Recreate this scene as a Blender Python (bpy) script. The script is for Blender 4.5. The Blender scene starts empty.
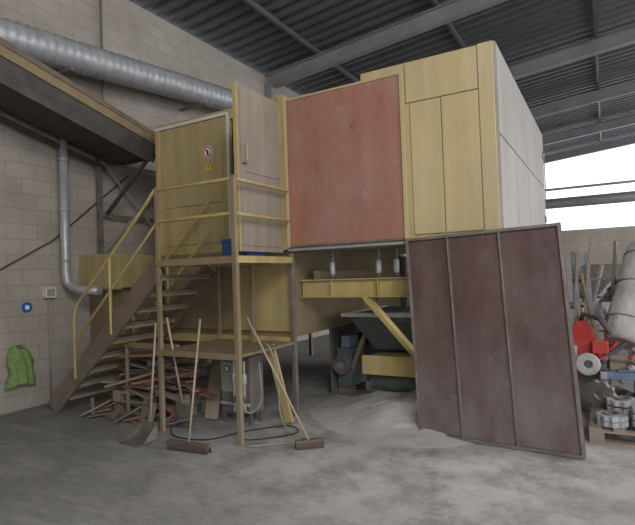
import bpy, bmesh, math, random
from mathutils import Vector, Matrix
import mathutils.noise as mn
random.seed(4)
scene=bpy.context.scene
scene.view_settings.view_transform='Standard'
V=Vector

# ---------------- materials ----------------
def newmat(name):
    m=bpy.data.materials.new(name); m.use_nodes=True
    nt=m.node_tree; return m,nt,nt.nodes['Principled BSDF']
def ramp(N,L,src,p0,p1,c0,c1):
    r=N.new('ShaderNodeValToRGB'); r.color_ramp.elements[0].position=p0; r.color_ramp.elements[1].position=p1
    r.color_ramp.elements[0].color=(*c0,1); r.color_ramp.elements[1].color=(*c1,1); L.new(src,r.inputs[0]); return r.outputs[0]
def mixc(N,L,fac,a,bcol,mode='MIX'):
    mx=N.new('ShaderNodeMix'); mx.data_type='RGBA'; mx.blend_type=mode
    if hasattr(fac,'links'): L.new(fac,mx.inputs[0])
    else: mx.inputs[0].default_value=fac
    L.new(a,mx.inputs[6])
    if hasattr(bcol,'links'): L.new(bcol,mx.inputs[7])
    else: mx.inputs[7].default_value=(*bcol,1)
    return mx.outputs[2]
def paint(name,c1,c2,scale=3.0,rough=0.6,metal=0.0,spot=None,spot_amt=0.62,bump=0.15,stretch=(1,1,1),grime=0.0,dust=False,dusth=.9):
    m,nt,b=newmat(name); N=nt.nodes; L=nt.links
    tc=N.new('ShaderNodeTexCoord'); mp=N.new('ShaderNodeMapping'); mp.inputs['Scale'].default_value=stretch
    L.new(tc.outputs['Object'],mp.inputs[0])
    def noise(sc,det,ro=.65,vec=None):
        n=N.new('ShaderNodeTexNoise'); n.inputs['Scale'].default_value=sc; n.inputs['Detail'].default_value=det; n.inputs['Roughness'].default_value=ro
        L.new(vec or mp.outputs[0],n.inputs['Vector']); return n.outputs['Fac']
    out=ramp(N,L,noise(scale,8),.32,.68,c2,c1)
    if spot:
        f=ramp(N,L,noise(scale*4.3,10,.7),spot_amt,spot_amt+.09,(0,0,0),(.8,.8,.8))
        out=mixc(N,L,f,out,spot)
    if grime:
        m2=N.new('ShaderNodeMapping'); m2.inputs['Scale'].default_value=(5,5,.35); L.new(tc.outputs['Object'],m2.inputs[0])
        g=ramp(N,L,noise(1.6,7,.7,m2.outputs[0]),.35,.7,(1-grime,1-grime*1.05,1-grime*1.1),(1,1,1))
        out=mixc(N,L,1.0,out,g,'MULTIPLY')
        f=ramp(N,L,noise(2.1,12,.75),.45,.75,(0,0,0),(.45,.45,.45))
        out=mixc(N,L,f,out,(.35,.32,.285) if max(c1)>.3 else (.22,.195,.185))
    if dust:
        sp=N.new('ShaderNodeSeparateXYZ'); L.new(tc.outputs['Object'],sp.inputs[0])
        mr=N.new('ShaderNodeMapRange'); mr.inputs[1].default_value=0; mr.inputs[2].default_value=dusth; mr.inputs[3].default_value=.7; mr.inputs[4].default_value=.06
        L.new(sp.outputs['Z'],mr.inputs[0])
        mu=N.new('ShaderNodeMath'); mu.operation='MULTIPLY'; L.new(mr.outputs[0],mu.inputs[0])
        L.new(ramp(N,L,noise(2.5,9),.35,.65,(.2,.2,.2),(1,1,1)),mu.inputs[1])
        out=mixc(N,L,mu.outputs[0],out,(.27,.255,.245))
    L.new(out,b.inputs['Base Color'])
    b.inputs['Roughness'].default_value=rough; b.inputs['Metallic'].default_value=metal
    if bump:
        bp=N.new('ShaderNodeBump'); bp.inputs['Strength'].default_value=bump; bp.inputs['Distance'].default_value=.01
        L.new(noise(scale*8,6),bp.inputs['Height']); L.new(bp.outputs[0],b.inputs['Normal'])
    return m
def blockwall(name,c1,c2,mortar,axis='X',bw=.4,bh=.2):
    m,nt,b=newmat(name); N=nt.nodes; L=nt.links
    tc=N.new('ShaderNodeTexCoord'); sp=N.new('ShaderNodeSeparateXYZ'); cb=N.new('ShaderNodeCombineXYZ')
    L.new(tc.outputs['Object'],sp.inputs[0])
    L.new(sp.outputs['Y' if axis=='X' else 'X'],cb.inputs[0]); L.new(sp.outputs['Z'],cb.inputs[1])
    br=N.new('ShaderNodeTexBrick'); br.inputs['Scale'].default_value=1
    br.inputs['Brick Width'].default_value=bw; br.inputs['Row Height'].default_value=bh; br.inputs['Mortar Size'].default_value=.006; br.inputs['Mortar Smooth'].default_value=.3
    br.inputs['Color1'].default_value=(*c1,1); br.inputs['Color2'].default_value=(*c2,1); br.inputs['Mortar'].default_value=(*mortar,1)
    L.new(cb.outputs[0],br.inputs['Vector'])
    n=N.new('ShaderNodeTexNoise'); n.inputs['Scale'].default_value=.9; n.inputs['Detail'].default_value=10; n.inputs['Roughness'].default_value=.7
    L.new(tc.outputs['Object'],n.inputs['Vector'])
    g=ramp(N,L,n.outputs['Fac'],.3,.7,(.70,.68,.65),(1,1,1))
    L.new(mixc(N,L,1.0,br.outputs['Color'],g,'MULTIPLY'),b.inputs['Base Color'])
    b.inputs['Roughness'].default_value=.9
    bp=N.new('ShaderNodeBump'); bp.inputs['Strength'].default_value=.4; bp.inputs['Distance'].default_value=.008
    L.new(br.outputs['Fac'],bp.inputs['Height']); bp.invert=True; L.new(bp.outputs[0],b.inputs['Normal'])
    return m
def floormat():
    m,nt,b=newmat('dusty_concrete_floor'); N=nt.nodes; L=nt.links
    tc=N.new('ShaderNodeTexCoord')
    def noise(sc,det,ro=.65,st=(1,1,1)):
        mp=N.new('ShaderNodeMapping'); mp.inputs['Scale'].default_value=st; mp.inputs['Rotation'].default_value=(0,0,.5); L.new(tc.outputs['Object'],mp.inputs[0])
        n=N.new('ShaderNodeTexNoise'); n.inputs['Scale'].default_value=sc; n.inputs['Detail'].default_value=det; n.inputs['Roughness'].default_value=ro
        L.new(mp.outputs[0],n.inputs['Vector']); return n.outputs['Fac']
    out=ramp(N,L,noise(.7,9,.7),.3,.7,(.155,.153,.152),(.25,.247,.24))
    out=mixc(N,L,1.0,out,ramp(N,L,noise(9,10,.75),.35,.65,(.76,.76,.76),(1.0,1.0,1.0)),'MULTIPLY')
    out=mixc(N,L,ramp(N,L,noise(1.4,10,.75,(1,3.5,1)),.48,.72,(0,0,0),(.6,.6,.6)),out,(.38,.372,.36))
    vm=N.new('ShaderNodeVectorMath'); vm.operation='DISTANCE'; L.new(tc.outputs['Object'],vm.inputs[0]); vm.inputs[1].default_value=(-1.7,5.0,0)
    mr=N.new('ShaderNodeMapRange'); mr.interpolation_type='SMOOTHSTEP'; mr.inputs[1].default_value=.8; mr.inputs[2].default_value=3.6; mr.inputs[3].default_value=1; mr.inputs[4].default_value=0
    L.new(vm.outputs['Value'],mr.inputs[0])
    mu=N.new('ShaderNodeMath'); mu.operation='MULTIPLY'; L.new(mr.outputs[0],mu.inputs[0]); L.new(ramp(N,L,noise(2.2,10,.72),.40,.58,(.2,.2,.2),(1,1,1)),mu.inputs[1])
    out=mixc(N,L,mu.outputs[0],out,(.48,.47,.45))
    L.new(out,b.inputs['Base Color']); b.inputs['Roughness'].default_value=.85
    bp=N.new('ShaderNodeBump'); bp.inputs['Strength'].default_value=.6; bp.inputs['Distance'].default_value=.012
    L.new(noise(14,10,.7),bp.inputs['Height']); L.new(bp.outputs[0],b.inputs['Normal'])
    return m
M={}
M['yellow']=paint('yellow_paint',(.54,.44,.20),(.44,.35,.155),1.3,.6,spot=(.28,.21,.12),spot_amt=.66,stretch=(1,1,.5),grime=.28)
M['ylight']=paint('yellow_paint_pale',(.58,.48,.26),(.50,.41,.21),1.0,.55,spot=(.4,.32,.18),spot_amt=.70,stretch=(1,1,.4),grime=.18)
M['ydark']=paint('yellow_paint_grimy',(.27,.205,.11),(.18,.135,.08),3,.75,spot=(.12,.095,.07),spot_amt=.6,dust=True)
M['ybeam']=paint('yellow_beam',(.56,.44,.17),(.44,.34,.13),3,.55,spot=(.26,.18,.10),spot_amt=.62,grime=.25)
M['red']=paint('red_primer',(.40,.18,.13),(.33,.145,.107),1.6,.65,spot=(.43,.27,.215),spot_amt=.60,stretch=(1,1,.7),grime=.2)
M['maroon']=paint('maroon_rusty',(.14,.074,.070),(.095,.052,.051),2.2,.5,metal=.1,spot=(.21,.155,.14),spot_amt=.60,stretch=(1,1,.6),grime=.3,dust=True,dusth=1.3)
M['steel']=paint('dull_steel',(.25,.225,.205),(.15,.125,.11),6,.55,metal=.3,spot=(.2,.11,.06),spot_amt=.62)
M['brown']=paint('dirty_stair_steel',(.19,.145,.10),(.12,.09,.065),5,.75,spot=(.28,.22,.12),spot_amt=.62,dust=True)
M['dsteel']=paint('dark_steel',(.09,.08,.075),(.05,.045,.043),6,.65,metal=.2,dust=True)
M['galv']=paint('galvanised',(.52,.53,.55),(.38,.39,.41),5,.42,metal=.35)
M['greyp']=paint('grey_panel',(.37,.355,.33),(.30,.285,.265),1.2,.7,stretch=(1,1,.5),grime=.18)
M['doorg']=paint('door_grey_brown',(.36,.31,.25),(.29,.25,.195),2,.65,spot=(.44,.38,.28),spot_amt=.64,stretch=(1,1,.5),grime=.25)
M['white']=paint('white_paint',(.70,.68,.63),(.6,.58,.52),4,.5)
M['rooff']=paint('roof_sheet',(.13,.135,.14),(.085,.09,.10),1,.5,metal=.2)
M['roofb']=paint('roof_beam',(.27,.275,.28),(.2,.2,.205),2,.6)
M['wood']=paint('old_wood',(.34,.26,.19),(.2,.15,.11),6,.85,stretch=(1,6,6),dust=True)
M['woodr']=paint('reddish_board',(.33,.17,.12),(.24,.12,.08),6,.8)
M['bhead']=paint('broom_head',(.17,.12,.10),(.11,.08,.07),8,.8)
M['handle']=paint('broom_handle',(.44,.35,.28),(.33,.26,.20),8,.6)
M['bristle']=paint('bristle',(.14,.10,.085),(.08,.06,.05),30,.95)
M['teal']=paint('dark_teal',(.10,.125,.125),(.065,.08,.08),4,.6,spot=(.25,.25,.24),spot_amt=.57)
M['blue']=paint('blue_plastic',(.02,.10,.28),(.02,.07,.2),4,.4)
M['bluem']=paint('blue_metal',(.17,.23,.33),(.12,.15,.22),4,.55,spot=(.4,.4,.4),spot_amt=.6)
M['redp']=paint('bright_red',(.5,.05,.04),(.36,.035,.03),4,.4,spot=(.25,.2,.18),spot_amt=.6)
M['rubber']=paint('black_rubber',(.03,.03,.03),(.018,.018,.018),8,.7)
M['hose']=paint('grey_hose',(.35,.34,.33),(.25,.24,.23),8,.6)
M['vest']=paint('green_vest',(.24,.36,.12),(.12,.22,.08),12,.9)
M['belt']=paint('belt_white',(.5,.5,.5),(.3,.3,.3),6,.8)
M['tarp']=paint('grey_tarp',(.60,.59,.58),(.40,.40,.40),4,.85,bump=.6,grime=.25)
M['dust']=paint('grey_sand',(.52,.51,.49),(.42,.41,.395),6,.95,bump=.7)
M['dark']=paint('sign_black',(.015,.015,.015),(.01,.01,.01),4,.9,bump=0)  # flat black for the printed marks on the signs
M['sticker']=paint('sticker_white',(.8,.8,.8),(.75,.75,.75),4,.4,bump=0)
M['ysign']=paint('sign_yellow',(.8,.55,.02),(.8,.5,.02),4,.4,bump=0)
M['bsign']=paint('sign_blue',(.02,.12,.4),(.02,.1,.35),4,.4,bump=0)
M['floor']=floormat()
M['wallL']=blockwall('block_wall_left',(.46,.42,.375),(.42,.385,.345),(.34,.31,.28),'X')
M['wallB']=blockwall('block_wall_back',(.66,.60,.52),(.60,.54,.47),(.45,.41,.36),'Y')

# ---------------- mesh builder ----------------
class B:
    def __init__(s,name):
        s.name=name; s.bm=bmesh.new(); s.mats=[]
    def mi(s,m):
        mat=M[m]
        if mat not in s.mats: s.mats.append(mat)
        return s.mats.index(mat)
    def hexa(s,p,m):
        vs=[s.bm.verts.new(q) for q in p]; i=s.mi(m)
        for f in ((0,3,2,1),(4,5,6,7),(0,1,5,4),(1,2,6,5),(2,3,7,6),(3,0,4,7)):
            fc=s.bm.faces.new([vs[k] for k in f]); fc.material_index=i
    def box(s,x0,x1,y0,y1,z0,z1,m):
        s.hexa([(x0,y0,z0),(x1,y0,z0),(x1,y1,z0),(x0,y1,z0),(x0,y0,z1),(x1,y0,z1),(x1,y1,z1),(x0,y1,z1)],m)
    def beam(s,a,b,w,h,m,up=(0,0,1)):
        a=V(a);b=V(b);d=(b-a).normalized();u=V(up)
        if abs(d.dot(u))>.98:u=V((0,1,0))
        r=d.cross(u).normalized();u=r.cross(d).normalized()
        r*=w/2;u*=h/2
        s.hexa([a-r-u,a+r-u,b+r-u,b-r-u,a-r+u,a+r+u,b+r+u,b-r+u],m)
    def slab(s,q,th,m):
        q=[V(p) for p in q]; n=(q[1]-q[0]).cross(q[3]-q[0]).normalized()*th
        s.hexa(q+[p+n for p in q],m)
    def tube(s,a,b,r,m,seg=12,r2=None,smooth=True,cap=True):
        s.path([a,b],r,m,seg,r2,smooth,cap)
    def path(s,pts,r,m,seg=10,r2=None,smooth=True,cap=True,radii=None,wob=0):
        pts=[V(p) for p in pts]; n=len(pts); i=s.mi(m); rings=[]
        prev=None
        for k,p in enumerate(pts):
            t=(pts[min(k+1,n-1)]-pts[max(k-1,0)]).normalized()
            if prev is None:
                u=V((0,0,1)) if abs(t.z)<.9 else V((0,1,0))
            else: u=prev
            x=t.cross(u).normalized(); u=x.cross(t).normalized(); prev=u
            rr=radii[k] if radii else (r if r2 is None else r+(r2-r)*k/(n-1))
            row=[]
            for j in range(seg):
                an=2*math.pi*j/seg; q=rr
                if wob: q=rr*(1+wob*mn.noise(V((math.cos(an)*2.5,math.sin(an)*2.5,k*.12)))+wob*.5*mn.noise(V((math.cos(an)*7,math.sin(an)*7,k*.3))))
                row.append(s.bm.verts.new(p+(x*math.cos(an)+u*math.sin(an))*q))
            rings.append(row)
        for k in range(n-1):
            for j in range(seg):
                f=s.bm.faces.new([rings[k][j],rings[k][(j+1)%seg],rings[k+1][(j+1)%seg],rings[k+1][j]]); f.material_index=i; f.smooth=smooth
        if cap:
            for rg in (rings[0],rings[-1]):
                f=s.bm.faces.new(rg); f.material_index=i
    def ring(s,c,axis,ro,ri,h,m,seg=24,teeth=0):
        c=V(c);a=V(axis).normalized();u=V((0,0,1)) if abs(a.z)<.9 else V((1,0,0))
        x=a.cross(u).normalized();y=a.cross(x);i=s.mi(m);R=[]
        for (rr,hh,o) in ((ro,0,1),(ro,h,1),(ri,h,0),(ri,0,0)):
            R.append([s.bm.verts.new(c+a*hh+(x*math.cos(2*math.pi*j/seg)+y*math.sin(2*math.pi*j/seg))*(rr*(.88 if (teeth and o and (j//2)%2) else 1))) for j in range(seg)])
        for k in range(4):
            for j in range(seg):
                f=s.bm.faces.new([R[k][j],R[k][(j+1)%seg],R[(k+1)%4][(j+1)%seg],R[(k+1)%4][j]]);f.material_index=i
    def done(s,bevel=0):
        bmesh.ops.recalc_face_normals(s.bm,faces=s.bm.faces)
        me=bpy.data.meshes.new(s.name); s.bm.to_mesh(me); s.bm.free()
        for m in s.mats: me.materials.append(m)
        o=bpy.data.objects.new(s.name,me); scene.collection.objects.link(o)
        if bevel:
            md=o.modifiers.new('bevel','BEVEL'); md.width=bevel; md.segments=2; md.limit_method='ANGLE'
        return o

# ---------------- room shell ----------------
b=B('floor'); b.box(-6.9,9,-3.3,27,-.1,0,'floor'); b.done()
b=B('wall_left'); b.box(-6.9,-6.6,-3,27,0,6.2,'wallL'); b.done()
b=B('wall_back'); b.box(-6.6,9,25,25.3,0,3.2,'wallB'); b.done()
b=B('light_block_wall'); b.box(-6.9,.5,-3.3,-3,0,6.6,'wallB'); b.done()  # unseen wall added behind the camera to darken the left side
def roofz(x): return 6.2+.1*(x+6.6)
b=B('ceiling')
y=-3.0; i=b.mi('rooff'); prof=[]
while y<26:
    prof+= [(y,0),(y+.10,0),(y+.14,.08),(y+.26,.08)]; y+=.30
bm=b.bm; pa=[];pb=[]
for (yy,h) in prof:
    pa.append(bm.verts.new((-6.9,yy,roofz(-6.9)+.12+h))); pb.append(bm.verts.new((9,yy,roofz(9)+.12+h)))
for k in range(len(prof)-1):
    f=bm.faces.new([pa[k],pa[k+1],pb[k+1],pb[k]]); f.material_index=i
b.done()
for yy in (9.45,13.4,17.4,21.4,25.0):
    b=B('roof_rafter'); 
    A=V((-6.58,yy,roofz(-6.6)-.17)); E=V((9,yy,roofz(9)-.17))
    b.beam(A,E,.02,.30,'roofb')
    for dz in (-.15,.15): b.beam(A+V((0,0,dz)),E+V((0,0,dz)),.16,.02,'roofb')
    b.done()
for xx in (-5.2,-2.6,0,2.6):
    b=B('roof_purlin'); z=roofz(xx)+.05
    b.beam((xx,-3,z),(xx,26,z),.06,.10,'rooff'); b.done()
b=B('steel_column'); b.box(-6.58,-6.4,9.36,9.54,0,6.0,'roofb'); b.done()

# ---------------- booth ----------------
YF=4.9
X0,X1=-5.27,-.84
b=B('industrial_booth')
ZT=3.67
b.box(X0,-4.0,YF,YF+.05,1.93,ZT,'yellow')
b.box(X0,X0+.05,YF+.05,8.8,1.93,ZT,'yellow')
b.box(X0,-3.2,8.75,8.8,1.93,ZT,'yellow')
b.box(X0,-3.2,YF,8.8,ZT,ZT+.04,'yellow')
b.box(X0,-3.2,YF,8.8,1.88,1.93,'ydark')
b.box(-4.0,-3.22,YF,YF+.05,3.58,ZT,'yellow')
b.box(X0-.01,-4.02,YF-.03,YF,ZT-.04,ZT,'white')
b.box(X0-.01,X0+.05,YF-.03,YF,1.95,ZT-.04,'ybeam')
b.box(-4.035,-4.0,YF-.03,YF,1.95,ZT-.04,'white')
b.box(X0+.12,-4.12,YF-.015,YF,2.05,2.52,'yellow')
b.box(X0+.12,-4.12,YF-.015,YF,2.56,3.42,'yellow')
b.box(-3.2,X1,YF,8.8,1.93,3.60,'ylight')
b.box(-3.2,-2.2,YF+.0,8.8,3.60,3.655,'ylight')
b.box(-2.2,X1,YF+.0,8.8,3.60,3.73,'ylight')
b.box(-2.15,-1.65,YF+.25,YF+.9,3.73,3.78,'ylight')
b.box(-1.66,-1.35,YF-.02,YF,1.97,3.30,'ylight')
b.box(-1.34,-.99,YF-.02,YF,1.97,3.30,'ylight')
b.box(-.98,X1,YF-.02,YF,1.95,3.73,'ylight')
b.box(-1.70,-.99,YF-.02,YF,3.31,3.71,'ylight')
b.box(X1,X1+.02,YF,8.8,1.93,3.73,'greyp')
yy=YF
while yy<8.8:
    b.box(X1+.02,X1+.03,yy+.008,min(yy+.95,8.79),1.95,2.85,'greyp')
    b.box(X1+.02,X1+.03,yy+.008,min(yy+.95,8.79),2.862,3.71,'greyp'); yy+=.962
for z in (2.3,3.3): b.box(X1+.03,X1+.05,8.6,8.7,z,z+.1,'steel')
b.box(-3.24,-3.16,YF-.05,YF+.03,1.9,3.68,'ybeam')
b.box(-3.2,X1,YF-.03,YF+.06,1.86,1.93,'dsteel')
b.box(-3.16,-1.75,YF-.05,YF-.03,1.88,1.915,'greyp')
b.box(-3.17,-3.12,YF-.03,YF+.02,0,1.88,'steel')
for (x,y) in ((-1.68,YF+.05),(-.9,YF+.05),(-3.15,8.6),(-.9,8.6),(-5.2,8.7),(-5.2,6)):
    b.box(x-.03,x+.03,y-.03,y+.03,0,1.88,'steel')
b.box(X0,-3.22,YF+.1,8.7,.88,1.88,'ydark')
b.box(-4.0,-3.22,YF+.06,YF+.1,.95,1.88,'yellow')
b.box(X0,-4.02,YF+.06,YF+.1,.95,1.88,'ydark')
b.box(X0,-3.2,YF-.04,YF+.08,.80,.90,'ybeam')
b.box(-3.22,-.9,8.62,8.66,0,1.88,'white')
b.box(-3.24,-3.2,5.9,8.6,0,.88,'dsteel')
b.done(.004)

b=B('booth_sliding_door')
b.box(-3.13,-1.74,YF-.06,YF-.02,1.94,3.60,'red')
b.box(-3.155,-3.12,YF-.075,YF-.02,1.92,3.62,'ylight')
b.box(-1.745,-1.71,YF-.075,YF-.02,1.92,3.62,'ylight')
b.box(-3.11,-1.76,YF-.072,YF-.02,3.60,3.62,'ylight')
b.box(-3.11,-1.76,YF-.072,YF-.02,1.92,1.945,'steel')
for (x,z) in ((-2.72,3.15),(-2.28,3.17)):
    b.path([(x,YF-.06,z+.03),(x,YF-.08,z+.02),(x,YF-.085,z-.005),(x+.008,YF-.07,z-.025)],.006,'steel',8)
    b.tube((x,YF-.06,z+.03),(x,YF-.066,z+.03),.013,'steel')
b.done(.003)

b=B('cabin_door')
b.box(-3.27,-3.23,4.07,4.86,1.87,3.61,'doorg')
b.box(-3.275,-3.225,4.065,4.085,1.87,3.61,'ybeam')
b.box(-3.23,-3.22,4.12,4.80,1.93,2.7,'doorg')
b.box(-3.23,-3.22,4.12,4.80,2.705,3.55,'doorg')
b.tube((-3.22,4.14,2.78),(-3.16,4.14,2.78),.012,'steel'); b.tube((-3.16,4.14,2.78),(-3.16,4.14,2.98),.01,'ybeam')
for z in (2.1,2.75,3.4): b.tube((-3.23,4.865,z-.05),(-3.23,4.865,z+.05),.014,'steel')
b.done(.003)

b=B('safety_sign')
b.tube((-4.35,YF-.016,3.21),(-4.35,YF-.022,3.21),.085,'sticker',24)
b.ring((-4.35,YF-.024,3.21),(0,1,0),.075,.058,.004,'redp')
b.beam((-4.40,YF-.024,3.26),(-4.30,YF-.024,3.16),.004,.012,'redp',up=(1,0,1))
b.box(-4.36,-4.335,YF-.026,YF-.022,3.17,3.24,'dark')
b.done()
b=B('warning_sign')
bm=b.bm; i=b.mi('ysign')
t=[V((-4.40,YF-.018,2.99)),V((-4.29,YF-.018,2.99)),V((-4.345,YF-.018,3.09))]
v1=[bm.verts.new(p) for p in t]; v2=[bm.verts.new(p+V((0,-.004,0))) for p in t]
bm.faces.new(v1);bm.faces.new(v2)
for k in range(3): bm.faces.new([v1[k],v1[(k+1)%3],v2[(k+1)%3],v2[k]])
for f in bm.faces: f.material_index=i
b.box(-4.35,-4.34,YF-.025,YF-.022,3.01,3.06,'dark')
b.done()

# ---------------- platform + rail ----------------
PX0,PX1,PY0=-4.17,-3.12,3.85
b=B('access_platform')
b.box(PX0,PX1,PY0,YF-.06,1.79,1.82,'steel')
b.beam((PX0,PY0,1.78),(PX1,PY0,1.78),.05,.07,'ydark'); b.beam((PX1,PY0,1.78),(PX1,YF-.06,1.78),.05,.07,'ybeam')
b.beam((PX0,PY0,1.78),(PX0,YF-.06,1.78),.05,.07,'ydark'); 
for xx in (-3.8,-3.45): b.beam((xx,PY0,1.76),(xx,YF-.06,1.76),.04,.06,'ydark')
b.box(PX1-.025,PX1+.025,PY0-.025,PY0+.025,0,2.60,'ydark')
b.box(PX0-.022,PX0+.022,PY0-.022,PY0+.022,0,2.60,'ydark')
b.box(-3.62,-3.57,4.70,4.75,0,1.76,'ydark')
b.box(PX0-.02,PX0+.02,4.78,4.82,0,1.76,'ydark')
for z in (2.57,2.23):
    b.path([(PX0,PY0,z),(PX1,PY0,z)],.019,'ybeam'); b.path([(PX1,PY0,z),(PX1,YF-.08,z)],.019,'ybeam')
b.box(PX0-.05,PX1,PY0-.02,YF-.05,.82,.85,'ydark')
b.beam((PX0-.05,PY0-.02,.835),(PX1,PY0-.02,.835),.03,.06,'ydark')
b.beam((PX0-.05,PY0+.3,.84),(PX0-1.0,PY0+.3,.84),.05,.06,'ydark')
b.tube((PX0-.9,PY0+.3,0),(PX0-.9,PY0+.3,.84),.025,'ydark')
b.beam((PX1-.12,YF-.35,.85),(PX1+.10,4.55,.03),.03,.10,'ybeam')
b.done(.003)

b=B('metal_staircase')
SB,ST=-6.12,PX0-.03
for yy,mt in ((3.86,'brown'),(4.70,'brown')):
    b.beam((SB,yy,.05),(ST,yy,1.72),.035,.22,mt)
n=9
for k in range(1,n+1):
    t=k/(n+.6); x=SB+(ST-SB)*t; z=.03+1.72*t
    b.box(x-.13,x+.12,3.88,4.68,z-.012,z+.018,'steel')
    b.box(x+.10,x+.12,3.88,4.68,z-.045,z,'ydark')
for yy in (3.84,4.72):
    b.path([(-5.62,yy,.45),(-5.62,yy,1.18),(-5.60,yy,1.27),(-5.54,yy,1.36),(-4.32,yy,2.44),(-4.25,yy,2.52),(-4.19,yy,2.57)],.019,'ybeam')
    b.path([(-5.62,yy,.88),(-4.19,yy,2.20)],.015,'ybeam')
    b.tube((-4.95,yy,1.0),(-4.95,yy,1.87),.017,'ybeam')
b.done(.003)

b=B('plastic_crate')
x0,x1,y0,y1,z0,z1=-3.62,-3.30,4.25,4.62,1.825,2.02
b.box(x0,x1,y0,y1,z0,z0+.02,'blue')
b.box(x0,x1,y0,y0+.015,z0+.02,z1,'blue'); b.box(x0,x1,y1-.015,y1,z0+.02,z1,'blue')
b.box(x0,x0+.015,y0,y1,z0+.02,z1,'blue'); b.box(x1-.015,x1,y0,y1,z0+.02,z1,'blue')
b.box(x0-.01,x1+.01,y0-.012,y0,z1-.03,z1,'blue'); b.done(.003)

# ---------------- leaning panel ----------------
b=B('leaning_steel_panel')
BL=V((-1.66,4.80,.01));BR=V((-.215,4.72,.01));TL=V((-1.74,4.83,1.93));TR=V((-.33,4.80,1.98))
def P(u,v): return (BL*(1-u)+BR*u)*(1-v)+(TL*(1-u)+TR*u)*v
nx,nz=30,24; i=b.mi('maroon'); g={}
for a_ in range(nx+1):
    for c_ in range(nz+1):
        u_,v_=a_/nx,c_/nz; p_=P(u_,v_); p_.y+=.008*mn.noise(V((u_*5,v_*5,3)))+.004
        g[a_,c_]=b.bm.verts.new(p_)
for a_ in range(nx):
    for c_ in range(nz):
        f=b.bm.faces.new([g[a_,c_],g[a_+1,c_],g[a_+1,c_+1],g[a_,c_+1]]); f.material_index=i; f.smooth=True
b.slab([P(0,0)+V((0,.012,0)),P(1,0)+V((0,.012,0)),P(1,1)+V((0,.012,0)),P(0,1)+V((0,.012,0))],-.004,'maroon')
off=V((0,-.012,0))
for u in (0.012,.30,.635,.988): b.beam(P(u,0)+off,P(u,1)+off,.025 if u in(.012,.988) else .018,.025,'steel',up=(0,1,0))
for v in (.008,.992): b.beam(P(0,v)+off,P(1,v)+off,.025,.025,'steel',up=(0,1,0))
b.done()

# ---------------- machinery under booth ----------------
b=B('vibrating_hopper')
Y=5.2
b.beam((-3.19,Y,1.44),(-1.2,Y,1.44),.03,.20,'ybeam')
for z in (1.34,1.54): b.beam((-3.19,Y,z),(-1.2,Y,z),.12,.015,'ybeam')
for x in (-2.78,-2.2,-1.99): 
    b.box(x-.006,x+.006,Y-.06,Y-.01,1.345,1.53,'ybeam')
    b.tube((x,Y,1.55),(x,Y,1.86),.024,'steel'); b.tube((x,Y,1.60),(x,Y,1.74),.032,'galv'); b.tube((x,Y,1.55),(x,Y,1.57),.05,'dsteel')
b.beam((-2.36,Y-.02,1.34),(-1.68,Y-.02,.58),.05,.12,'ybeam',up=(0,1,0))
b.beam((-3.0,6.0,.25),(-2.55,6.0,1.3),.05,.07,'ydark',up=(0,1,0))
t=[(-2.85,5.65,1.10),(-1.3,5.65,1.10),(-1.3,7.0,1.10),(-2.85,7.0,1.10)]
q=[(-2.55,5.85,.65),(-1.4,5.85,.65),(-1.4,6.7,.65),(-2.55,6.7,.65)]
b.hexa([V(p) for p in q]+[V(p) for p in t],'teal')
b.box(-2.9,-1.25,5.60,5.66,1.07,1.12,'dust')
b.box(-2.9,-2.84,5.66,7.0,1.07,1.12,'dust')
b.box(-2.55,-1.3,5.45,6.6,.44,.60,'ybeam')
b.box(-2.55,-1.3,5.42,5.45,.42,.64,'ybeam')
b.tube((-2.5,5.65,.32),(-1.3,5.65,.32),.12,'teal',20)
for x in (-2.5,-1.35):
    b.box(x-.03,x+.03,6.4,6.46,0,.44,'ybeam'); b.box(x-.03,x+.03,6.0,6.06,0,.44,'ybeam')
b.box(-1.2,-1.14,Y-.05,Y+.05,0,1.54,'ybeam')
b.beam((-3.18,7.2,1.44),(-1.2,7.2,1.44),.1,.2,'ydark')
for x in (-3.0,-1.4): b.beam((x,5.2,1.60),(x,7.2,1.60),.08,.1,'ydark')
b.done(.004)
b=B('sand_heap')
bm=b.bm; i=b.mi('dust'); nx,ny=90,90; g={}
for a in range(nx+1):
    for c in range(ny+1):
        u=a/nx*2-1; v=c/ny*2-1; 
        ang=math.atan2(v,u); rr=math.hypot(u,v)/(.78+.2*mn.noise(V((math.cos(ang)*1.5,math.sin(ang)*1.5,1))))
        h=.30*max(0,1-rr)**1.25*(1+.45*mn.noise(V((u*4,v*4,0))))+.018*max(0,1-rr)**.5*mn.noise(V((u*18,v*18,0)))-.003
        g[a,c]=bm.verts.new((-1.95+u*1.5,5.6+v*1.6,h))
for a in range(nx):
    for c in range(ny):
        f=bm.faces.new([g[a,c],g[a+1,c],g[a+1,c+1],g[a,c+1]]); f.material_index=i; f.smooth=True
b.done()
b=B('electric_motor')
b.box(-3.1,-2.75,7.0,8.0,.2,1.0,'bluem'); b.box(-3.05,-2.8,6.8,7.0,.3,.8,'dsteel')
b.tube((-2.9,6.6,.5),(-2.9,6.8,.5),.14,'bluem',20)
for k in range(5): b.ring((-2.9,6.62+k*.04,.5),(0,1,0),.155,.13,.012,'dsteel',20)
for y in (7.1,7.9): b.box(-3.08,-2.78,y,y+.05,0,.2,'dsteel')
b.done(.006)
b=B('gearbox_unit')
b.box(-3.16,-2.95,5.95,6.4,.12,.62,'teal'); b.tube((-3.05,5.85,.42),(-3.05,5.97,.42),.10,'bluem',20)
b.ring((-3.05,5.83,.42),(0,1,0),.12,.05,.02,'dsteel'); b.box(-3.12,-3.0,6.0,6.3,.62,.78,'bluem')
for y in (5.98,6.33): b.box(-3.17,-2.93,y,y+.05,0,.12,'dsteel')
b.done(.01)

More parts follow.
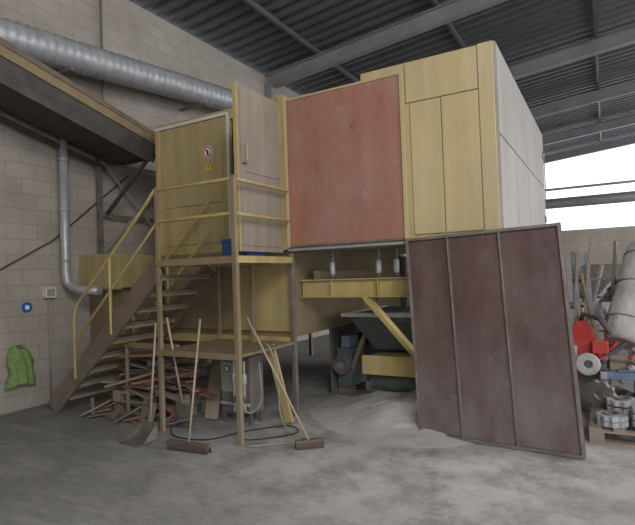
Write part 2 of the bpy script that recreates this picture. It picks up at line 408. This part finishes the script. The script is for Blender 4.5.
# ---------------- pneumatic unit ----------------
b=B('pneumatic_control_unit')
b.box(-3.80,-3.40,4.38,4.62,.12,.74,'steel')
b.box(-3.78,-3.62,4.35,4.38,.35,.68,'greyp')
for x in (-3.58,-3.51,-3.44): 
    b.tube((x,4.33,.15),(x,4.33,.70),.014,'galv'); b.tube((x,4.33,.45),(x,4.33,.56),.028,'galv'); b.tube((x,4.33,.25),(x,4.33,.32),.028,'dsteel')
b.ring((-3.69,4.34,.6),(0,1,0),.04,.03,.01,'dsteel'); b.tube((-3.69,4.345,.6),(-3.69,4.35,.6),.03,'white')
b.tube((-3.8,4.36,.22),(-3.4,4.36,.22),.02,'galv')
for x in (-3.78,-3.42):
    for y in (4.40,4.58): b.box(x-.015,x+.015,y-.015,y+.015,0,.12,'dsteel')
b.done(.004)
def hose(name,pts,r,m,sub=8):
    P_=[V(p) for p in pts]; P_=[P_[0]]+P_+[P_[-1]]; out=[]
    for k in range(1,len(P_)-2):
        a,b1,c,d=P_[k-1:k+3]
        for j in range(sub):
            t=j/sub
            out.append(.5*((2*b1)+(-a+c)*t+(2*a-5*b1+4*c-d)*t*t+(-a+3*b1-3*c+d)*t**3))
    out.append(P_[-2]); b=B(name); b.path(out,r,m,8); b.done()
hose('air_hose',[(-3.45,4.36,.3),(-3.35,4.1,.1),(-3.2,3.95,.012),(-2.95,4.1,.012),(-2.8,4.35,.012),(-3.0,4.5,.012),(-3.3,4.2,.012),(-3.5,3.8,.012),(-3.9,3.75,.012),(-4.2,4.0,.012)],.006,'rubber')
hose('air_hose',[(-3.3,4.36,.8),(-3.1,4.3,.9),(-2.98,4.3,.6),(-3.0,4.35,.2),(-2.85,4.3,.012),(-2.6,4.2,.012),(-2.75,4.0,.012),(-3.0,3.8,.012)],.007,'hose')
hose('air_hose',[(-3.5,4.34,.70),(-3.45,4.2,.78),(-3.35,4.15,.5),(-3.32,4.2,.2),(-3.2,4.3,.3),(-3.25,4.35,.7)],.007,'hose')

# ---------------- brooms ----------------
def broom(name,base,top,hd,w=.40):
    base=V(base);top=V(top);h=V(hd).normalized()
    b=B(name)
    b.tube(base+V((0,0,.06)),top,.011,'handle',10)
    c=base+V((0,0,.07)); b.beam(c-h*w/2,c+h*w/2,.05,.025,'bhead')
    n=26
    for k in range(n):
        p=c+h*(-w/2+w*(k+.5)/n)
        for s in (-.018,.018):
            q=p+V((-h.y,h.x,0))*s
            b.tube(q-V((0,0,.012)),q+V((-h.y,h.x,0))*s*.6-V((0,0,.067)),.008,'bristle',5)
    b.done()
broom('push_broom',(-3.46,3.50,0),(-3.56,3.81,1.20),(1,.1,0),.48)
broom('push_broom',(-2.46,4.03,0),(-3.10,3.98,1.20),(.75,.65,0),.26)
b=B('long_handled_dustpan')
b.slab([(-4.28,3.38,.006),(-3.98,3.36,.006),(-4.0,3.62,.02),(-4.26,3.64,.02)],.006,'steel')
b.slab([(-4.26,3.64,.012),(-4.0,3.62,.012),(-4.03,3.64,.16),(-4.23,3.66,.16)],.006,'steel')
b.slab([(-4.28,3.40,.01),(-4.26,3.64,.01),(-4.23,3.66,.16),(-4.27,3.45,.03)],.005,'steel')
b.slab([(-3.98,3.40,.01),(-4.0,3.62,.01),(-4.03,3.64,.16),(-3.99,3.45,.03)],.005,'steel')
b.tube((-4.13,3.64,.10),(-4.17,3.79,1.15),.011,'handle'); b.done()
b=B('long_handled_shovel')
b.tube((-4.02,4.0,.25),(-4.12,3.90,1.2),.012,'handle')
b.slab([(-4.12,4.02,.02),(-3.92,4.02,.02),(-3.94,3.99,.27),(-4.10,3.99,.27)],.008,'dsteel'); b.done()

# ---------------- pallets and scrap ----------------
def pallet(name,x,y,z,w,d,rot=0,m='wood'):
    b=B(name); R=Matrix.Rotation(rot,3,'Z')
    def bx(x0,x1,y0,y1,z0,z1,mm):
        pts=[(x0,y0,z0),(x1,y0,z0),(x1,y1,z0),(x0,y1,z0),(x0,y0,z1),(x1,y0,z1),(x1,y1,z1),(x0,y1,z1)]
        b.hexa([R@V(p)+V((x,y,z)) for p in pts],mm)
    for k in range(3):
        yy=-d/2+k*(d-.1)/2; bx(-w/2,w/2,yy,yy+.1,0,.02,m); bx(-w/2,w/2,yy,yy+.1,.10,.12,m)
        for j in range(3):
            xx=-w/2+j*(w-.12)/2; bx(xx,xx+.12,yy,yy+.1,.02,.10,m)
    n=7
    for k in range(n):
        xx=-w/2+k*(w-.1)/(n-1); bx(xx,xx+.1,-d/2,d/2,.12,.14,m)
    return b
pallet('wooden_pallet',-4.85,4.45,0,1.1,.5).done()
pallet('wooden_pallet',-4.80,4.43,.141,1.1,.5,.09).done()
b=B('scrap_boards')
for k in range(44):
    x=-4.75+random.uniform(-.35,.4); y=4.38+random.uniform(-.25,.15); a=random.uniform(-.8,.8); l=random.uniform(.2,.55)
    z=.28+.009*k
    d=V((math.cos(a),math.sin(a)*.5,random.uniform(-.22,.22)))*l
    b.beam(V((x,y,z))-d,V((x,y,z))+d,random.uniform(.05,.12),random.uniform(.012,.03),random.choice(['wood','woodr','steel','wood','brown','wood']))
b.slab([(-5.35,4.15,.66),(-4.45,4.1,.74),(-4.4,4.5,.76),(-5.3,4.55,.68)],.03,'woodr')
for k in range(22):
    x=-4.8+random.uniform(-.7,.7); y=4.02+random.uniform(-.12,.12); a=random.uniform(0,3.1)
    d=V((math.cos(a),math.sin(a)*.6,0))*random.uniform(.06,.22)
    b.beam(V((x,y,.02))-d,V((x,y,.02+random.uniform(0,.18)))+d,random.uniform(.03,.08),.018,random.choice(['wood','brown','steel','woodr']))
for (x,z) in ((-3.98,.0),(-3.9,.0)): b.beam((x,4.35,.02),(x-.2,4.75,.75),.09,.02,'wood')
b.done()

# ---------------- left wall equipment ----------------
b=B('yellow_chute')
b.box(-6.58,-5.75,4.62,8.2,1.52,1.98,'yellow'); b.box(-6.58,-5.85,4.75,6.4,0,1.52,'ydark')
b.box(-6.58,-5.73,4.60,4.64,1.50,2.0,'yellow'); b.done(.005)

b=B('spiral_duct')
A=V((-6.05,1.5,4.36));E=V((-6.2,8.9,5.15)); n=240; pts=[];rad=[]
for k in range(n+1):
    pts.append(A.lerp(E,k/n)); rad.append(.196 if k%4 else .216)
b.path(pts,0,'galv',28,radii=rad); b.done()
b=B('pipe_bracket')
for t in (.35,.7):
    p=A.lerp(E,t); b.beam(p+V((-.4,0,-.25)),p+V((.2,0,-.25)),.05,.04,'steel')
b.done()

b=B('belt_conveyor')
for x in (-6.45,-5.55):
    b.beam((x,2.2,4.33),(x,5.25,3.57),.05,.12,'ydark')
    b.beam((x,2.2,4.0),(x,5.0,3.30),.04,.06,'dsteel')
b.slab([(-5.56,2.2,4.0),(-5.56,5.1,3.28),(-5.56,5.1,3.58),(-5.56,2.2,4.3)],.01,'dsteel')
b.slab([(-6.45,2.2,4.44),(-5.55,2.2,4.44),(-5.55,5.25,3.66),(-6.45,5.25,3.66)],.02,'brown')
b.slab([(-5.53,2.2,4.38),(-5.53,5.25,3.62),(-5.53,5.25,3.68),(-5.53,2.2,4.46)],.02,'brown')
b.slab([(-6.45,2.2,4.10),(-5.55,2.2,4.10),(-5.55,5.1,3.38),(-6.45,5.1,3.38)],.02,'dsteel')
for k in range(8):
    t=k/7; y=2.3+2.9*t; z=4.24-.74*t
    b.tube((-6.43,y,z),(-5.6,y,z),.04,'dsteel')
b.tube((-6.5,5.3,3.54),(-5.5,5.3,3.54),.13,'dsteel',20)
for (y,z) in ((2.6,4.2),(5.0,3.5)): b.tube((-6.5,y,z),(-6.5,y,6.1),.02,'steel')
b.beam((-5.6,5.0,3.3),(-6.5,5.0,2.6),.04,.05,'dsteel')
b.done(.003)

b=B('cross_braced_frame')
for y in (4.85,6.3): b.box(-6.5,-6.44,y,y+.06,2.0,3.5,'steel')
for z in (2.6,3.4): b.beam((-6.47,4.85,z),(-6.47,6.36,z),.03,.04,'steel')
b.beam((-6.44,4.9,2.05),(-6.44,6.3,3.4),.02,.03,'galv',up=(1,0,0)); b.beam((-6.44,4.9,3.4),(-6.44,6.3,2.05),.02,.03,'galv',up=(1,0,0))
b.done()

b=B('galvanised_pipe')
b.path([(-6.45,4.3,3.9),(-6.45,4.3,1.75),(-6.44,4.31,1.62),(-6.36,4.35,1.54),(-6.2,4.4,1.50),(-5.95,4.45,1.49)],.06,'galv',16)
for z in (3.3,2.6,1.9): b.tube((-6.45,4.3,z),(-6.45,4.3,z+.04),.072,'galv',16); 
b.done()
b=B('junction_box'); b.box(-6.6,-6.52,4.05,4.2,1.42,1.56,'white'); b.box(-6.52,-6.515,4.07,4.18,1.44,1.54,'greyp'); b.tube((-6.56,4.12,0),(-6.56,4.12,1.42),.012,'hose'); b.done()
b=B('wall_conduit'); b.path([(-6.57,2.0,1.45),(-6.57,3.4,1.75),(-6.57,4.2,2.2),(-6.57,5.5,3.3)],.010,'dsteel'); b.done()
b=B('mandatory_sign'); b.tube((-6.6,3.84,1.31),(-6.592,3.84,1.31),.07,'bsign',24); b.tube((-6.592,3.84,1.31),(-6.588,3.84,1.31),.03,'sticker',16); b.done()
b=B('safety_vest')
bm=b.bm;i=b.mi('vest'); g={}
for a in range(13):
    for c in range(17):
        u=a/12*2-1; v=c/16
        w=.16*(1 if v<.65 else 1-.35*(v-.65)/.35)*(1+.12*math.sin(v*9+1))
        g[a,c]=bm.verts.new((-6.57+.07*math.cos(u*1.4)+.02*math.sin(u*9+v*5),3.70+u*w+.03*math.sin(v*4),.34+v*.52-.05*u*u))
for a in range(12):
    for c in range(16):
        if c>13 and 4<=a<=7: continue
        f=bm.faces.new([g[a,c],g[a+1,c],g[a+1,c+1],g[a,c+1]]); f.material_index=i; f.smooth=True
b.tube((-6.6,3.70,.82),(-6.50,3.70,.84),.008,'dsteel')
o=b.done(); md=o.modifiers.new('s','SOLIDIFY'); md.thickness=.02

# ---------------- right-hand clutter ----------------
pallet('wooden_pallet',.42,5.62,0,1.25,.85).done()
b=B('metal_flange')
for (x,y,z,r) in ((-.02,5.36,.14,.13),(-.02,5.36,.19,.13),(.27,5.42,.14,.14),(.27,5.42,.20,.14),(.27,5.42,.26,.14),(.08,5.68,.14,.15),(.08,5.68,.20,.15),(.08,5.68,.26,.15),(.45,5.78,.14,.15),(.45,5.78,.2,.15)):
    b.ring((x,y,z),(0,0,1),r,.06,.045,'galv',40,teeth=1); b.ring((x,y,z),(0,0,1),.075,.05,.058,'steel')
b.ring((-.12,5.78,.30),(.3,1,.25),.15,.05,.05,'steel',40,teeth=1)
b.done()
b=B('red_machine')
b.box(-.42,-.14,6.25,6.75,0,.42,'dsteel'); b.box(-.44,-.12,6.2,6.8,.42,.78,'redp')
b.hexa([(-.44,6.2,.78),(-.12,6.2,.78),(-.12,6.8,.78),(-.44,6.8,.78),(-.34,6.4,.98),(-.24,6.4,.98),(-.24,6.7,.98),(-.34,6.7,.98)],'redp')
b.tube((-.22,6.05,.56),(-.22,6.22,.56),.10,'dsteel',24); b.ring((-.22,6.03,.56),(0,1,0),.12,.04,.03,'belt',24)
b.box(-.40,-.32,6.16,6.2,.46,.74,'belt'); b.box(-.18,-.02,6.1,6.3,.66,.80,'redp')
b.path([(-.29,6.5,.96),(-.26,6.4,1.06),(-.1,6.3,1.02),(.0,6.25,.86)],.025,'dsteel',14)
b.done(.015)
b=B('roller_conveyor')
for x in (-.35,.25):
    b.beam((x,7.1,1.15),(x,9.2,1.55),.05,.12,'bluem')
    for (y,z) in ((7.3,1.15),(9.0,1.50)): b.box(x-.03,x+.03,y-.03,y+.03,0,z,'bluem')
    b.beam((x,7.3,.3),(x,9.0,1.2),.03,.05,'galv')
for k in range(12):
    t=k/11; b.tube((-.33,7.15+2.0*t,1.19+.38*t),(.23,7.15+2.0*t,1.19+.38*t),.045,'steel',12)
b.done(.004)
b=B('steel_trestle')
z=.44
b.beam((-.10,6.15,z),(1.3,6.15,z),.06,.08,'bluem'); b.beam((-.10,6.85,z),(1.3,6.85,z),.06,.08,'bluem')
for x in (-.08,.6,1.28): b.beam((x,6.1,z),(x,6.9,z),.06,.08,'galv')
for x in (-.07,1.25):
    for y in (6.15,6.85): b.box(x-.03,x+.03,y-.03,y+.03,0,.42,'bluem')
b.beam((-.05,6.12,.15),(1.25,6.12,.15),.03,.04,'galv')
b.done(.004)
b=B('wrapped_belt_roll')
for (A,E,R_,wb) in ((V((.10,6.40,.74)),V((.42,7.0,1.80)),.20,.07),(V((.42,6.35,.74)),V((.74,6.9,1.66)),.19,.09)):
    n=40; pts=[A.lerp(E,k/n) for k in range(n+1)]
    b.path(pts,0,'tarp',48,radii=[R_*(1-.25*abs(2*k/n-1)**14)+.003*math.sin(k*1.6) for k in range(n+1)],wob=wb)
    b.tube(E,E+(E-A).normalized()*.05,.05,'dsteel',16)
    for t in (.2,.55,.85):
        p=A.lerp(E,t); d=(E-A).normalized(); b.ring(p,d,R_*1.06,R_*.9,.010,'steel',32)
b.box(-.02,.7,6.2,6.8,.485,.56,'wood'); b.beam((.35,6.95,.5),(.85,7.25,1.6),.06,.06,'galv')
b.done()
b=B('machine_scrap')
for k in range(40):
    x=random.uniform(-.12,.9); y=random.uniform(6.0,6.08); 
    z=random.uniform(.5,.72); a=random.uniform(-.9,.9)
    d=V((math.cos(a),.1,math.sin(a)))*random.uniform(.04,.14)
    b.beam(V((x,y+.12,z))-d,V((x,y+.12,z))+d,random.uniform(.02,.07),random.uniform(.015,.045),random.choice(['steel','galv','dsteel','bluem','wood','redp','white']))
for k in range(14):
    x=random.uniform(-.05,1.1); y=random.uniform(6.25,6.7); r=random.uniform(.05,.12)
    b.tube((x,y,r),(x+random.uniform(-.2,.2),y+.3,r),r,random.choice(['steel','galv','dsteel','rubber']),16)
for k in range(30):
    x=random.uniform(-.45,.3); z=random.uniform(.2,1.45); a=random.uniform(0,3.14)
    d=V((math.cos(a),0,math.sin(a)))*random.uniform(.05,.2)
    b.beam(V((x,6.95,z))-d,V((x,6.95,z))+d,.04,random.uniform(.015,.05),random.choice(['steel','galv','dsteel','bluem','belt','brown']))
b.done()
b=B('steel_profile_bundle')
for (x0,x1,yy,z1,mt) in ((-.42,-.30,7.0,1.85,'steel'),(-.35,-.15,6.98,2.02,'wood'),(-.25,-.36,7.02,1.70,'steel'),(-.12,-.22,6.95,1.75,'bluem'),(-.05,.1,7.0,1.88,'steel'),(-.45,-.05,7.0,1.6,'galv'),(.0,-.28,6.9,1.5,'wood')):
    b.beam((x0,yy-.35,.02),(x1,yy,z1),.035,.03,mt)
b.done()
b=B('storage_rack')
for x in (-.6,1.2):
    for y in (11.5,12.4): b.box(x-.03,x+.03,y-.03,y+.03,0,1.9,'bluem')
for z in (.5,1.2):
    b.box(-.62,1.22,11.48,12.42,z,z+.04,'steel')
b.done(.003)
b=B('machine_parts')
for z in (.54,1.24):
    x=-.55
    while x<1.0:
        w=random.uniform(.12,.3); h=random.uniform(.15,.45); mt=random.choice(['galv','bluem','white','steel','belt'])
        if random.random()<.5: b.box(x,x+w,11.6,11.95,z,z+h,mt)
        else: b.tube((x+w/2,11.55,z+w/2),(x+w/2,12.2,z+w/2),w/2,mt,16)
        x+=w+.03
b.done(.004)
b=B('overhead_pipe'); b.tube((-6,22,4.1),(9,22,4.1),.20,'galv',20)
for x in (-2,2,6): b.tube((x,22,4.3),(x,22,roofz(x)),.02,'galv')
b.tube((-6,22.3,4.7),(9,22.3,4.7),.05,'galv'); b.done()
b=B('window_1')
for x in (-4,3.5,6): b.beam((x,25.1,3.2),(x,25.1,roofz(x)),.08,.08,'galv')
b.done()

# ---------------- lighting ----------------
w=bpy.data.worlds.new('w'); scene.world=w; w.use_nodes=True
bg=w.node_tree.nodes['Background']; bg.inputs[0].default_value=(.95,.965,1,1); bg.inputs[1].default_value=1.95
def area(name,loc,tgt,sx,sy,e,c=(1,1,1)):
    l=bpy.data.lights.new(name,'AREA'); l.shape='RECTANGLE'; l.size=sx; l.size_y=sy; l.energy=e; l.color=c
    o=bpy.data.objects.new(name,l); scene.collection.objects.link(o); o.location=loc
    o.rotation_euler=(V(tgt)-V(loc)).to_track_quat('-Z','Y').to_euler()
area('fill_light',(2.5,-1,5.6),(-3.5,6,1.5),3,2,230,(1,.96,.9))  # added fill light out of view, brightens the booth front
s=bpy.data.lights.new('sun','SUN'); s.energy=2.0; s.angle=math.radians(30); s.color=(1,.97,.92)
so=bpy.data.objects.new('sun',s); scene.collection.objects.link(so)
so.rotation_euler=(V((-1,-.45,-.55))).to_track_quat('-Z','Y').to_euler()

# ---------------- camera ----------------
F=505.; a=math.radians(29.8); p=math.atan(12.5/F); r=math.atan(.035)
f0=V((-math.sin(a),math.cos(a),0)); r0=V((math.cos(a),math.sin(a),0)); z=V((0,0,1))
f=f0*math.cos(p)+z*math.sin(p); u=z*math.cos(p)-f0*math.sin(p)
rc=r0*math.cos(r)-u*math.sin(r); uc=r0*math.sin(r)+u*math.cos(r)
cam=bpy.data.cameras.new('camera'); co=bpy.data.objects.new('camera',cam); scene.collection.objects.link(co)
mw=Matrix((( rc.x,uc.x,-f.x,0),(rc.y,uc.y,-f.y,0),(rc.z,uc.z,-f.z,1.6),(0,0,0,1)))
co.matrix_world=mw
cam.sensor_width=36; cam.lens=36*F/635; cam.clip_start=.05
scene.camera=co
